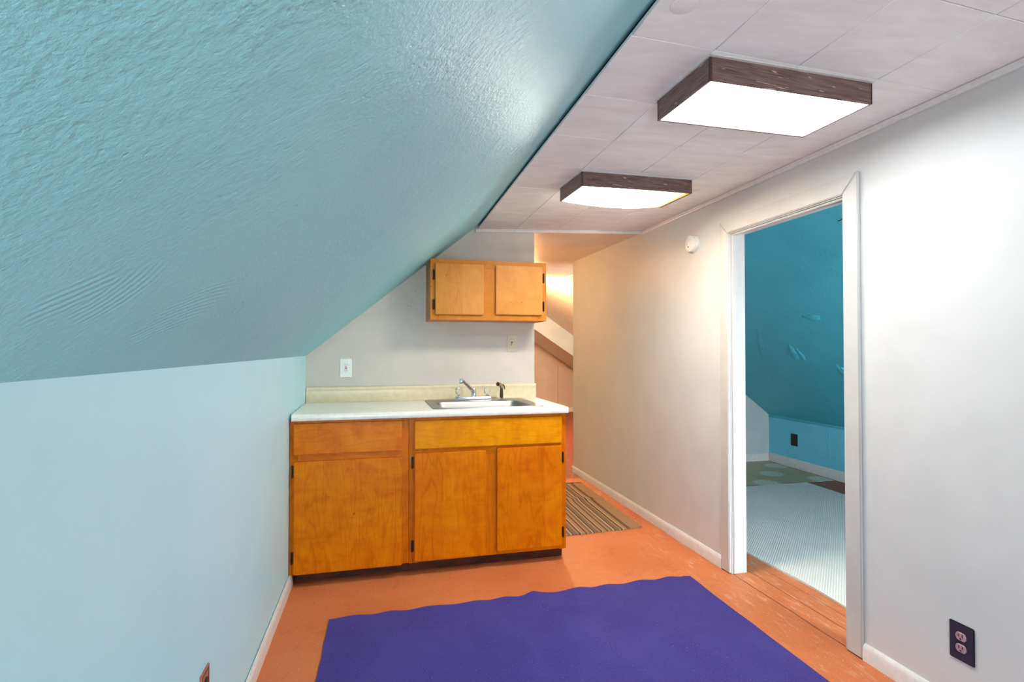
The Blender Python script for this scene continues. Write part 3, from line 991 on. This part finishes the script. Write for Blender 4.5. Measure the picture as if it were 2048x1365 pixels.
# ------------------------------------------------------------------ ceiling lights
def light(A, B, D, depth, label, mat, sag=0.0):
    """A near-left, B near-right, D far-left corner on the ceiling"""
    A, B, D = (Vector((p[0], p[1], 0)) for p in (A, B, D))
    ex, ey = B - A, D - A
    base_ = Vector((A.x, A.y, ceil_z(A.x)))
    r = root('ceiling_light', label, 'ceiling light', base_)

    def P(s, t, h, inx=0.0, iny=0.0):
        q = A + ex * s + ey * t
        q = q + ex.normalized() * inx + ey.normalized() * iny
        return Vector((q.x, q.y, ceil_z(q.x) - h)) - base_
    w = 0.007
    names = [('near', (0, 0), (1, 0), (0, 1)), ('right', (1, 0), (1, 1), (-1, 0)), ('far', (1, 1), (0, 1), (0, -1)), ('left', (0, 1), (0, 0), (1, 0))]
    for nm, p, q_, inn in names:
        mb_ = MB()
        ix, iy = inn[0] * w, inn[1] * w
        a0, a1 = P(p[0], p[1], depth), P(q_[0], q_[1], depth)
        b0, b1 = P(p[0], p[1], depth, ix, iy), P(q_[0], q_[1], depth, ix, iy)
        c0, c1 = P(p[0], p[1], 0.0045), P(q_[0], q_[1], 0.0045)
        d0, d1 = P(p[0], p[1], 0.0045, ix, iy), P(q_[0], q_[1], 0.0045, ix, iy)
        mb_.hexa([a0, a1, b1, b0, c0, c1, d1, d0])
        mb_.build('frame_side', M['walnut'], r)
    fl_ = MB()
    lo_ = [P(0, 0, 0.004, -0.007, -0.010), P(1, 0, 0.004, 0.004, -0.010), P(1, 1, 0.004, 0.004, 0.004), P(0, 1, 0.004, -0.007, 0.004)]
    fl_.hexa([p for p in lo_] + [p + Vector((0, 0, 0.0035)) for p in lo_])
    fl_.build('mounting_pan', M['trim'], r)
    # diffuser sheet, sagging between its short ends
    n1, n2 = 24, 12
    vs, fs = [], []
    for j in range(n2 + 1):
        for i in range(n1 + 1):
            s, t = i / n1, j / n2
            q = P(0, 0, 0)
            inx = w + 0.0005 + (ex.length - 2 * w - 0.001) * s
            iny = w + 0.0005 + (ey.length - 2 * w - 0.001) * t
            h = depth - 0.003 + sag * (math.sin(math.pi * s) ** 0.8) * (0.35 + 0.65 * t)
            vs.append(P(0, 0, h, inx, iny))
    n0 = len(vs)
    vs += [v + Vector((0, 0, 0.002)) for v in vs]
    st = n1 + 1
    for j in range(n2):
        for i in range(n1):
            a = j * st + i
            fs.append((a, a + st, a + st + 1, a + 1))
            fs.append((n0 + a, n0 + a + 1, n0 + a + st + 1, n0 + a + st))
    MB().add(vs, fs).build('diffuser', mat, r, smooth=True)
    return r


light((0.914, 1.374), (1.555, 1.441), (0.904, 1.664), 0.0725, 'larger nearer walnut ceiling light with a flat cool white panel', M['lamp1'])
light((0.917, 2.414), (1.546, 2.490), (0.903, 2.697), 0.0725, 'smaller farther walnut ceiling light with a sagging warm panel', M['lamp2'], 0.022)

# ------------------------------------------------------------------ base cabinets
FV = 0.612                         # back of the face frame, v
FF = 0.630                         # front of the face frame
ZB, ZT = 0.070, 0.8755


def hinge(parent, off, u, v, z, side):
    h = MB()
    h.ubox(u - 0.006, u + 0.006, v, v + 0.004, z - 0.030, z + 0.030)
    h.tube([(u + side * 0.004, -(v + 0.006), z - 0.026), (u + side * 0.004, -(v + 0.006), z + 0.026)], 0.0042, 10)
    for e_ in (-1, 1):
        h.lathe([(0.0042, 0), (0.003, 0.005), (0.0008, 0.009)], (u + side * 0.004, -(v + 0.006), z + e_ * 0.026), (0, 0, e_), 10)
    return h.build('hinge', M['hinge'], parent, off)


def carcass(parent, off, u0, u1, z0, z1, v1, kick=True, mats=('frame', 'frame')):
    c = MB()
    t = 0.016
    c.ubox(u0, u0 + t, 0.012, v1, z0, z1)
    c.ubox(u1 - t, u1, 0.012, v1, z0, z1)
    c.ubox(u0 + t, u1 - t, 0.012, v1, z0, z0 + t)
    c.ubox(u0 + t, u1 - t, 0.006, 0.012, z0, z1)
    return c.build('carcass', M[mats[0]], parent, off)


def board(u0, u1, v0, v1, z0, z1, name, mat, parent, off, bev=0.003):
    return MB().ubox(u0, u1, v0, v1, z0, z1).build(name, mat, parent, off, bevel=bev)


# left unit: one drawer over one door
cb, of = kroot('base_cabinet', 'honey maple base cabinet with one wide door, against the pale blue wall', 'cabinet', -1.23, 0.30, 0.0, 'base cabinets under the counter')
carcass(cb, of, -1.512, -0.921, ZB, ZT, FV)
for (a, b, c, d) in ((-1.5405, -1.500, ZB - 0.006, ZT), (-0.960, -0.921, ZB, ZT)):
    board(a, b, FV, FF, c, d, 'stile', M['frame'], cb, of, 0.0012)
for (c, d) in ((ZB, 0.098), (0.645, 0.712), (0.852, ZT)):
    board(-1.4995, -0.9605, FV, FF, c, d, 'rail', M['drawer'], cb, of, 0.0012)
board(-1.519, -0.958, FF + 0.0005, FF + 0.0185, 0.699, 0.862, 'drawer_front', M['drawer'], cb, of)
dl = board(-1.517, -0.957, FF + 0.0005, FF + 0.0185, 0.068, 0.661, 'cabinet_door', M['door'], cb, of)
hinge(dl, (0, 0, 0) if False else of, -1.524, FF, 0.609, -1)
hinge(dl, of, -1.524, FF, 0.154, -1)
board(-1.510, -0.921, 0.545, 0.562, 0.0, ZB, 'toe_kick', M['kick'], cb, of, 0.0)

# right unit: false drawer front over two doors, the sink above
cs, of = kroot('base_cabinet', 'honey maple sink base cabinet with two doors, beside the passage', 'cabinet', -0.46, 0.30, 0.0, 'base cabinets under the counter')
carcass(cs, of, -0.9195, 0.004, ZB, ZT, FV)
for (a, b) in ((-0.9195, -0.868), (-0.497, -0.412), (-0.038, 0.006)):
    z1 = ZT if b != -0.412 else 0.6545
    board(a, b, FV, FF, ZB if b == -0.412 else ZB - 0.003, z1, 'stile', M['frame'], cs, of, 0.0012)
for (a, b, c, d) in ((-0.8675, -0.4975, ZB, 0.100), (-0.4115, -0.0385, ZB, 0.105), (-0.8675, -0.0385, 0.655, 0.715), (-0.8675, -0.0385, 0.848, ZT)):
    board(a, b, FV, FF, c, d, 'rail', M['drawer'], cs, of, 0.0012)
board(-0.889, -0.025, FF + 0.0005, FF + 0.0185, 0.701, 0.857, 'drawer_front', M['drawer2'], cs, of)
d1 = board(-0.889, -0.487, FF + 0.0005, FF + 0.0185, 0.080, 0.678, 'cabinet_door', M['door2'], cs, of)
d2 = board(-0.420, -0.025, FF + 0.0005, FF + 0.0185, 0.092, 0.686, 'cabinet_door', M['door2'], cs, of)
hinge(d1, of, -0.898, FF, 0.626, -1)
hinge(d1, of, -0.898, FF, 0.163, -1)
hinge(d2, of, -0.017, FF, 0.612, 1)
hinge(d2, of, -0.017, FF, 0.168, 1)
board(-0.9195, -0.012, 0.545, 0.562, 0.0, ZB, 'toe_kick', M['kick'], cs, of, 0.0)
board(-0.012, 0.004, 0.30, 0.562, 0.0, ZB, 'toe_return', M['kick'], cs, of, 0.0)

# ------------------------------------------------------------------ countertop with backsplash
CT0, CT1 = 0.8765, 0.914
CV = 0.667
ct, of = kroot('countertop', 'cream laminate countertop with raised backsplash over the maple cabinets', 'countertop', -0.76, 0.33, CT0)
SU0, SU1, SV0, SV1 = -0.783, -0.115, 0.060, 0.602        # sink rim
HU0, HU1, HV0, HV1 = SU0 + 0.018, SU1 - 0.018, SV0 + 0.018, SV1 - 0.018
ul, ur = -1.5405, 0.010


def front_profile(v0):
    p = [(v0, CT0), (CV - 0.010, CT0), (CV - 0.003, CT0 + 0.003), (CV, CT0 + 0.010), (CV, CT1 - 0.014)]
    for k in range(1, 6):
        a = math.radians(90 * k / 6)
        p.append((CV - 0.014 + 0.014 * math.cos(a), CT1 - 0.014 + 0.014 * math.sin(a)))
    p += [(CV - 0.014, CT1), (v0, CT1)]
    return p


top = MB()


def seg(u0, u1, prof, skew=0.0):
    n = len(prof)
    # the left end follows the side wall, which is square to the room rather than to this wall
    vs = [(u0 + (SAB * -v if u0 == ul else 0) * 0, -v, z) for v, z in prof] + [(u1, -v, z) for v, z in prof]
    fs = [tuple(range(n)), tuple(range(2 * n - 1, n - 1, -1))] + [(i, n + i, n + (i + 1) % n, (i + 1) % n) for i in range(n)]
    top.add(vs, fs)


V0 = 0.0015
seg(-1.529, HU0, front_profile(V0))
seg(HU0, HU1, front_profile(HV1))
seg(HU0, HU1, [(V0, CT0), (HV0, CT0), (HV0, CT1), (V0, CT1)])
seg(HU1, ur, front_profile(V0))
top.build('worktop', M['laminate'], ct, of, smooth=True)
sl = MB()
pr = [(0.0015, CT1 + 0.0003), (0.034, CT1 + 0.0003), (0.026, CT1 + 0.004), (0.0215, CT1 + 0.012), (0.0205, CT1 + 0.07), (0.0205, CT1 + 0.078),
      (0.024, CT1 + 0.084), (0.024, CT1 + 0.092), (0.0215, CT1 + 0.098), (0.016, CT1 + 0.100), (0.0015, CT1 + 0.100)]
n = len(pr)
u0_, u1_ = -1.528, 0.006
sl.add([(u0_, -v, z) for v, z in pr] + [(u1_, -v, z) for v, z in pr],
       [tuple(range(n)), tuple(range(2 * n - 1, n - 1, -1))] + [(i, n + i, n + (i + 1) % n, (i + 1) % n) for i in range(n)])
sl.build('backsplash', M['splash'], ct, of, smooth=True)

# ------------------------------------------------------------------ sink
sk, of = kroot('sink', 'shallow stainless steel drop-in sink set in the cream countertop', 'sink', (SU0 + SU1) / 2, (SV0 + SV1) / 2, CT1)


def rrect(u0, u1, v0, v1, r, z, n=6):
    pts = []
    for (cx, cy, a0) in ((u1 - r, v1 - r, 0), (u0 + r, v1 - r, 90), (u0 + r, v0 + r, 180), (u1 - r, v0 + r, 270)):
        for k in range(n + 1):
            a = math.radians(a0 + 90 * k / n)
            pts.append((cx + r * math.cos(a), -(cy + r * math.sin(a)), z))
    return pts


BU0, BU1, BV0, BV1 = -0.722, -0.180, 0.196, 0.548
zr_ = CT1 + 0.0006
rg = [rrect(SU0, SU1, SV0, SV1, 0.03, zr_),
      rrect(SU0 + 0.002, SU1 - 0.002, SV0 + 0.002, SV1 - 0.002, 0.029, zr_ + 0.005),
      rrect(SU0 + 0.007, SU1 - 0.007, SV0 + 0.007, SV1 - 0.007, 0.026, zr_ + 0.006),
      rrect(SU0 + 0.016, SU1 - 0.016, SV0 + 0.016, SV1 - 0.016, 0.022, zr_ + 0.003),
      rrect(BU0 - 0.012, BU1 + 0.012, BV0 - 0.012, BV1 + 0.012, 0.062, zr_ + 0.002),
      rrect(BU0 - 0.004, BU1 + 0.004, BV0 - 0.004, BV1 + 0.004, 0.058, zr_ - 0.001),
      rrect(BU0, BU1, BV0, BV1, 0.055, zr_ - 0.008),
      rrect(BU0 + 0.012, BU1 - 0.012, BV0 + 0.012, BV1 - 0.012, 0.052, zr_ - 0.10),
      rrect(BU0 + 0.020, BU1 - 0.020, BV0 + 0.020, BV1 - 0.020, 0.05, zr_ - 0.128),
      rrect(BU0 + 0.045, BU1 - 0.045, BV0 + 0.045, BV1 - 0.045, 0.04, zr_ - 0.140)]
MB().rings(rg).build('basin', M['steel'], sk, of, smooth=True)
MB().lathe([(0.045, 0), (0.045, 0.002), (0.036, 0.003), (0.030, 0.0)], ((BU0 + BU1) / 2, -(BV0 + BV1) / 2, zr_ - 0.1398), (0, 0, 1), 28).build('drain', M['chrome'], sk, of, smooth=True)

# ------------------------------------------------------------------ faucet
zf = zr_ + 0.0035
FVv = 0.115
fa, of = kroot('faucet', 'chrome two-handle faucet with clear knobs behind the sink basin', 'faucet', -0.459, FVv, zf)
bs = MB()
bs.rings([rrect(-0.588, -0.336, FVv - 0.026, FVv + 0.026, 0.012, zf), rrect(-0.588, -0.336, FVv - 0.026, FVv + 0.026, 0.012, zf + 0.012),
          rrect(-0.582, -0.342, FVv - 0.020, FVv + 0.020, 0.010, zf + 0.022)])
bs.build('base_plate', M['chrome'], fa, of, smooth=True)
MB().lathe([(0.018, 0), (0.018, 0.02), (0.015, 0.024), (0.015, 0.052), (0.011, 0.058)], (-0.459, -FVv, zf + 0.021), (0, 0, 1), 24).build('spout_post', M['chrome'], fa, of, smooth=True)
spo = MB()
P0, P1 = Vector((-0.459, -FVv, zf + 0.050)), Vector((-0.566, -0.27, 1.062))
spo.tube([P0, P0 + (P1 - P0) * 0.1 + Vector((0, 0, 0.004)), P0 + (P1 - P0) * 0.5 + Vector((0, 0, 0.004)), P0 + (P1 - P0) * 0.92 + Vector((0, 0, 0.003)), P1, P1 + Vector((-0.010, -0.016, 0.0))],
         [0.0125, 0.0135, 0.012, 0.0105, 0.0105, 0.008], 16)
so = spo.build('spout', M['chrome'], fa, of, smooth=True)
MB().lathe([(0.011, 0), (0.0125, 0.004), (0.0125, 0.026), (0.010, 0.030)], P1 + Vector((-0.006, -0.010, 0.006)), (0, 0, -1), 18).build('aerator', M['chrome'], so, of, smooth=True)
for uu in (-0.560, -0.366):
    kb = MB()
    MB().lathe([(0.017, 0), (0.016, 0.008), (0.009, 0.012), (0.009, 0.018)], (uu, -FVv, zf + 0.021), (0, 0, 1), 20).build('handle_stem', M['chrome'], fa, of, smooth=True)
    k_ = kb.lathe([(0.012, 0), (0.020, 0.005), (0.0235, 0.018), (0.0235, 0.034), (0.019, 0.042), (0.008, 0.044)], (uu, -FVv, zf + 0.037), (0, 0, 1), 10).build('handle', M['acrylic'], fa, of)
    MB().lathe([(0.009, 0), (0.009, 0.002), (0.005, 0.003)], (uu, -FVv, zf + 0.0812), (0, 0, 1), 16).build('handle_cap', M['chrome'], k_, of, smooth=True)

# sprayer
sr, of = kroot('sink_sprayer', 'dark brown pull-out sprayer standing to the right of the faucet', 'sprayer', -0.268, FVv, zf)
MB().lathe([(0.026, 0), (0.026, 0.003), (0.018, 0.008), (0.014, 0.012)], (-0.268, -FVv, zf), (0, 0, 1), 22).build('holder_ring', M['chrome'], sr, of, smooth=True)
MB().lathe([(0.0115, 0.010), (0.0125, 0.03), (0.011, 0.055), (0.009, 0.075), (0.010, 0.084)], (-0.268, -FVv, zf), (0, 0, 1), 18).build('body', M['sprayer'], sr, of, smooth=True)
hd = MB()
hd.tube([(-0.268, -FVv, zf + 0.078), (-0.271, -FVv - 0.003, zf + 0.092), (-0.282, -FVv - 0.010, zf + 0.101), (-0.296, -FVv - 0.018, zf + 0.104)], [0.0105, 0.0125, 0.0125, 0.0115], 16)
ho = hd.build('head', M['sprayer_tip'], sr, of, smooth=True)
MB().lathe([(0.0118, 0), (0.0135, 0.003), (0.0135, 0.009), (0.010, 0.010)], (-0.293, -FVv - 0.017, zf + 0.1035), (-0.86, -0.48, 0.12), 18).build('nozzle', M['sprayer'], ho, of, smooth=True)
lv = MB()
lv.tube([(-0.266, -FVv, zf + 0.098), (-0.252, -FVv + 0.003, zf + 0.094), (-0.246, -FVv + 0.005, zf + 0.078), (-0.247, -FVv + 0.004, zf + 0.066)], [0.005, 0.005, 0.0045, 0.003], 10)
lv.build('lever', M['sprayer'], sr, of, smooth=True)

# ------------------------------------------------------------------ wall cabinet
UA, UB_, UV = -0.768, -0.003, 0.284
UZ0, UZ1 = 1.443, 1.829
uc, of = kroot('wall_cabinet', 'light maple two-door wall cabinet hung under the slope above the sink', 'cabinet', (UA + UB_) / 2, 0.15, UZ0)
c = MB()
t = 0.016
UF = UV - 0.018
c.ubox(UA, UA + t, 0.001, UF, UZ0, UZ1)
c.ubox(UB_ - t, UB_, 0.001, UF, UZ0, UZ1)
c.ubox(UA + t, UB_ - t, 0.001, UF, UZ0 + 0.001, UZ0 + 0.017)
c.ubox(UA + t, UB_ - t, 0.001, UF, UZ1 - t, UZ1)
c.ubox(UA + t, UB_ - t, 0.001, 0.007, UZ0 + 0.017, UZ1 - t)
c.build('carcass', M['upframe'], uc, of)
board(UA, UA + 0.050, UF, UV, UZ0, UZ1, 'stile', M['upframe'], uc, of, 0.0012)
board(UB_ - 0.050, UB_, UF, UV, UZ0, UZ1, 'stile', M['upframe'], uc, of, 0.0012)
board(-0.446, -0.331, UF, UV, UZ0 + 0.0525, UZ1 - 0.0525, 'stile', M['upframe'], uc, of, 0.0012)
board(UA + 0.0505, UB_ - 0.0505, UF, UV, UZ0, UZ0 + 0.052, 'rail', M['upframe'], uc, of, 0.0012)
board(UA + 0.0505, UB_ - 0.0505, UF, UV, UZ1 - 0.052, UZ1, 'rail', M['upframe'], uc, of, 0.0012)
u1d = board(-0.738, -0.428, UV + 0.0005, UV + 0.0175, 1.477, 1.799, 'cabinet_door', M['updoor'], uc, of)
u2d = board(-0.349, -0.034, UV + 0.0005, UV + 0.0175, 1.481, 1.799, 'cabinet_door', M['updoor'], uc, of)
for zz in (1.727, 1.540):
    hinge(u1d, of, -0.745, UV, zz, -1)
    hinge(u2d, of, -0.026, UV, zz, 1)
for uu in (-0.250, -0.175):
    MB().lathe([(0.0025, 0), (0.0025, 0.0006)], (uu, -(UV + 0.0174), 1.562), (0, -1, 0), 10).build('handle_hole', M['dark'], u2d, of)

# ------------------------------------------------------------------ outlet and switch on the kitchenette wall
pu, pz = -1.2855, 1.0745
go, of = kroot('wall_outlet', 'white grounded outlet with red and black buttons above the counter', 'outlet', pu, 0, pz)
MB().ubox(pu - 0.0375, pu + 0.0375, 0.0003, 0.006, pz, pz + 0.121).build('cover_plate', M['plate_white'], go, of, bevel=0.002)
rc = MB().ubox(pu - 0.0165, pu + 0.0165, 0.004, 0.0085, pz + 0.027, pz + 0.094).build('receptacle', M['plate_white'], go, of, bevel=0.001)
MB().ubox(pu - 0.007, pu + 0.007, 0.008, 0.0105, pz + 0.0625, pz + 0.0675).build('reset_button', M['red'], rc, of)
MB().ubox(pu - 0.007, pu + 0.007, 0.008, 0.0105, pz + 0.0535, pz + 0.0585).build('test_button', M['black'], rc, of)
for zc in (pz + 0.083, pz + 0.043):
    for du in (-0.0065, 0.0065):
        MB().ubox(pu + du - 0.0012, pu + du + 0.0012, 0.008, 0.0088, zc - 0.004, zc + 0.004).build('slot', M['dark'], rc, of)
for zc in (pz + 0.0725, pz + 0.032):
    MB().lathe([(0.0025, 0), (0.0025, 0.0008)], (pu, -0.008, zc), (0, -1, 0), 10).build('ground_hole', M['dark'], rc, of)

pu, pz = -0.1665, 1.240
so_, of = kroot('light_switch', 'ivory toggle light switch on the wall below the wall cabinet', 'light switch', pu, 0, pz)
MB().ubox(pu - 0.035, pu + 0.035, 0.0003, 0.006, pz, pz + 0.1165).build('cover_plate', M['plate_cream'], so_, of, bevel=0.002)
MB().ubox(pu - 0.005, pu + 0.005, 0.0058, 0.0066, pz + 0.046, pz + 0.070).build('toggle_slot', M['dark'], so_, of)
tg = MB()
tg.hexa([(pu - 0.004, -0.006, pz + 0.052), (pu + 0.004, -0.006, pz + 0.052), (pu + 0.004, -0.006, pz + 0.064), (pu - 0.004, -0.006, pz + 0.064),
         (pu - 0.003, -0.017, pz + 0.046), (pu + 0.003, -0.017, pz + 0.046), (pu + 0.003, -0.015, pz + 0.053), (pu - 0.003, -0.015, pz + 0.053)])
tg.build('toggle', M['plate_cream'], so_, of)
for zc in (pz + 0.028, pz + 0.088):
    MB().lathe([(0.003, 0), (0.003, 0.001)], (pu, -0.0058, zc), (0, -1, 0), 12).build('screw', M['plate_cream'], so_, of)

# ------------------------------------------------------------------ dark outlet on the right wall
oy, oz = 1.4425, 0.205
ro = root('wall_outlet', 'dark brown duplex outlet low on the near right wall', 'outlet', (XR, oy, oz))
oo = (XR, oy, oz)
MB().box(XR - 0.006, XR - 0.0003, oy - 0.041, oy + 0.041, oz, oz + 0.126).build('cover_plate', M['plate_brown'], ro, oo, bevel=0.003, seg=2)
for zc in (oz + 0.044, oz + 0.083):
    ov = [(XR - 0.005, oy + a, zc + b) for a, b in [(0.0165 * math.cos(math.radians(k * 15)) * 1.05, max(-0.0135, min(0.0135, 0.0172 * math.sin(math.radians(k * 15))))) for k in range(24)]]
    rcp = MB().prism(ov, (-0.004, 0, 0)).build('receptacle', M['recept_brown'], ro, oo, bevel=0.001, seg=1)
    for dy in (-0.006, 0.006):
        MB().box(XR - 0.0096, XR - 0.0088, oy + dy - 0.0014, oy + dy + 0.0014, zc - 0.001, zc + 0.008).build('slot', M['black'], rcp, oo)
    MB().lathe([(0.0028, 0), (0.0028, 0.0008)], (XR - 0.0088, oy, zc - 0.007), (-1, 0, 0), 12).build('ground_hole', M['black'], rcp, oo)
MB().lathe([(0.003, 0), (0.003, 0.001)], (XR - 0.0058, oy, oz + 0.0635), (-1, 0, 0), 12).build('screw', M['hinge'], ro, oo)

# copper-brown outlet on the left wall, cut by the frame's lower edge
oy, oz = 1.668, 0.258
lo = root('wall_outlet', 'copper brown outlet low on the pale blue knee wall', 'outlet', (XL, oy, oz))
oo = (XL, oy, oz)
pl = MB().box(XL + 0.0003, XL + 0.005, oy - 0.036, oy + 0.036, oz, oz + 0.116).build('cover_plate', M['plate_wood'], lo, oo, bevel=0.002)
for (a, b, c_, d) in ((-0.029, 0.029, 0.104, 0.109), (-0.029, 0.029, 0.007, 0.012), (-0.029, -0.024, 0.012, 0.104), (0.024, 0.029, 0.012, 0.104)):
    MB().box(XL + 0.0048, XL + 0.0056, oy + a, oy + b, oz + c_, oz + d).build('inlay_line', M['stripe'], pl, oo)
for zc in (oz + 0.038, oz + 0.078):
    MB().lathe([(0.016, 0), (0.016, 0.003), (0.014, 0.004)], (XL + 0.0045, oy, zc), (1, 0, 0), 20).build('receptacle', M['sprayer'], lo, oo, smooth=True)

# ------------------------------------------------------------------ smoke detector on the right wall
dy_, dz0 = 3.05, 1.921
sd = root('smoke_detector', 'round white smoke detector on the right wall near the doorway', 'smoke detector', (XR, dy_, dz0))
so2 = (XR, dy_, dz0)
MB().lathe([(0.056, 0), (0.057, 0.008), (0.055, 0.012)], (XR, dy_, dz0), (-1, 0, 0), 40).build('mounting_base', M['plate_white'], sd, so2, smooth=True)
MB().lathe([(0.053, 0.010), (0.054, 0.022), (0.050, 0.032), (0.040, 0.037), (0.012, 0.038)], (XR, dy_, dz0), (-1, 0, 0), 40).build('housing', M['plate_white'], sd, so2, smooth=True)
MB().lathe([(0.005, 0), (0.005, 0.0015)], (XR - 0.0375, dy_ + 0.006, dz0 - 0.020), (-1, 0, 0), 14).build('test_button', M['sprayer'], sd, so2)
MB().lathe([(0.0025, 0), (0.0025, 0.0012)], (XR - 0.0375, dy_ + 0.022, dz0 - 0.006), (-1, 0, 0), 12).build('indicator', M['sprayer'], sd, so2)

# ------------------------------------------------------------------ rugs
def rug_z(x, y, s, t):
    e_ = max(0.0, 1 - abs(t - 1.0) * 9)
    r = 0.0035 * e_ * (1 + math.sin(x * 34 + 1.5 * n3(x * 3, 0.5)))
    r += 0.010 * math.exp(-((x - 0.74 - 0.32 * (2.70 - y)) / 0.035) ** 2) * (0.35 + 0.65 * math.exp(-((2.70 - y) / 0.5) ** 2))
    r += 0.004 * math.exp(-((x - 1.02 - 0.40 * (2.70 - y)) / 0.05) ** 2)
    r += 0.003 * (0.5 + 0.5 * n3(x * 4, y * 4, 1.0))
    el = max(0.0, 1 - s * 25)
    r += 0.006 * el * max(0.0, n3(y * 7, 3.3)) * 2
    return r


def rug_edge(s, t):
    dx = 0.007 * n3(t * 15, 1.0) * max(0, 1 - s * 6) + 0.003 * n3(t * 12, 4.0) * max(0, s * 6 - 5)
    dy = 0.055 * s * t + 0.006 * n3(s * 16, 7.0) * max(0, t * 8 - 7)
    c = max(0.0, s - 0.985) / 0.015
    dy -= 0.02 * c * max(0, t * 30 - 29)
    return dx - 0.012 * (1 - t), dy


rg_ = sheet(-0.235, 1.648, 0.75, 2.655, 200, 160, rug_z, rug_edge, 0.006)
tag(rg_.build('blue_rug', M['rug'], smooth=True), 'large violet blue woven rug on the floor before the cabinets', 'rug')

md = root('striped_mat', 'tan striped flatweave runner on the passage floor beside the cabinets', 'rug', (1.100, 3.475, 0), -0.03)


def mat_z(x, y, s, t):
    return 0.010 * math.exp(-((y - 0.83) / 0.05) ** 2) + 0.0025 * (0.5 + 0.5 * n3(x * 6, y * 4, 2)) + 0.0035 * max(0, 1 - t * 20) * (0.5 + 0.5 * math.sin(x * 40))


mm = sheet(0, 0.68, 0, 1.35, 40, 70, mat_z, lambda s, t: (0.006 * n3(t * 8, 1.0), 0.07 * s * (1 - t) * 1.0 + 0.008 * n3(s * 7, 2.0)), 0.005)
mm.build('woven_field', M['mat'], md, smooth=True)
fr = MB()
rr = random.Random(9)
for i in range(90):
    x = 0.004 + 0.672 * i / 89
    l = 0.035 + rr.random() * 0.02
    fr.tube([(x, 1.348, 0.004), (x + rr.uniform(-.004, .004), 1.36 + l * 0.5, 0.004), (x + rr.uniform(-.008, .008), 1.35 + l, 0.002)], [0.0022, 0.002, 0.0012], 5)
fr.build('fringe', M['hinge'] if False else plain('dark_tan_fringe', lin(104, 82, 58), 0.9), md)['kind'] = 'stuff'
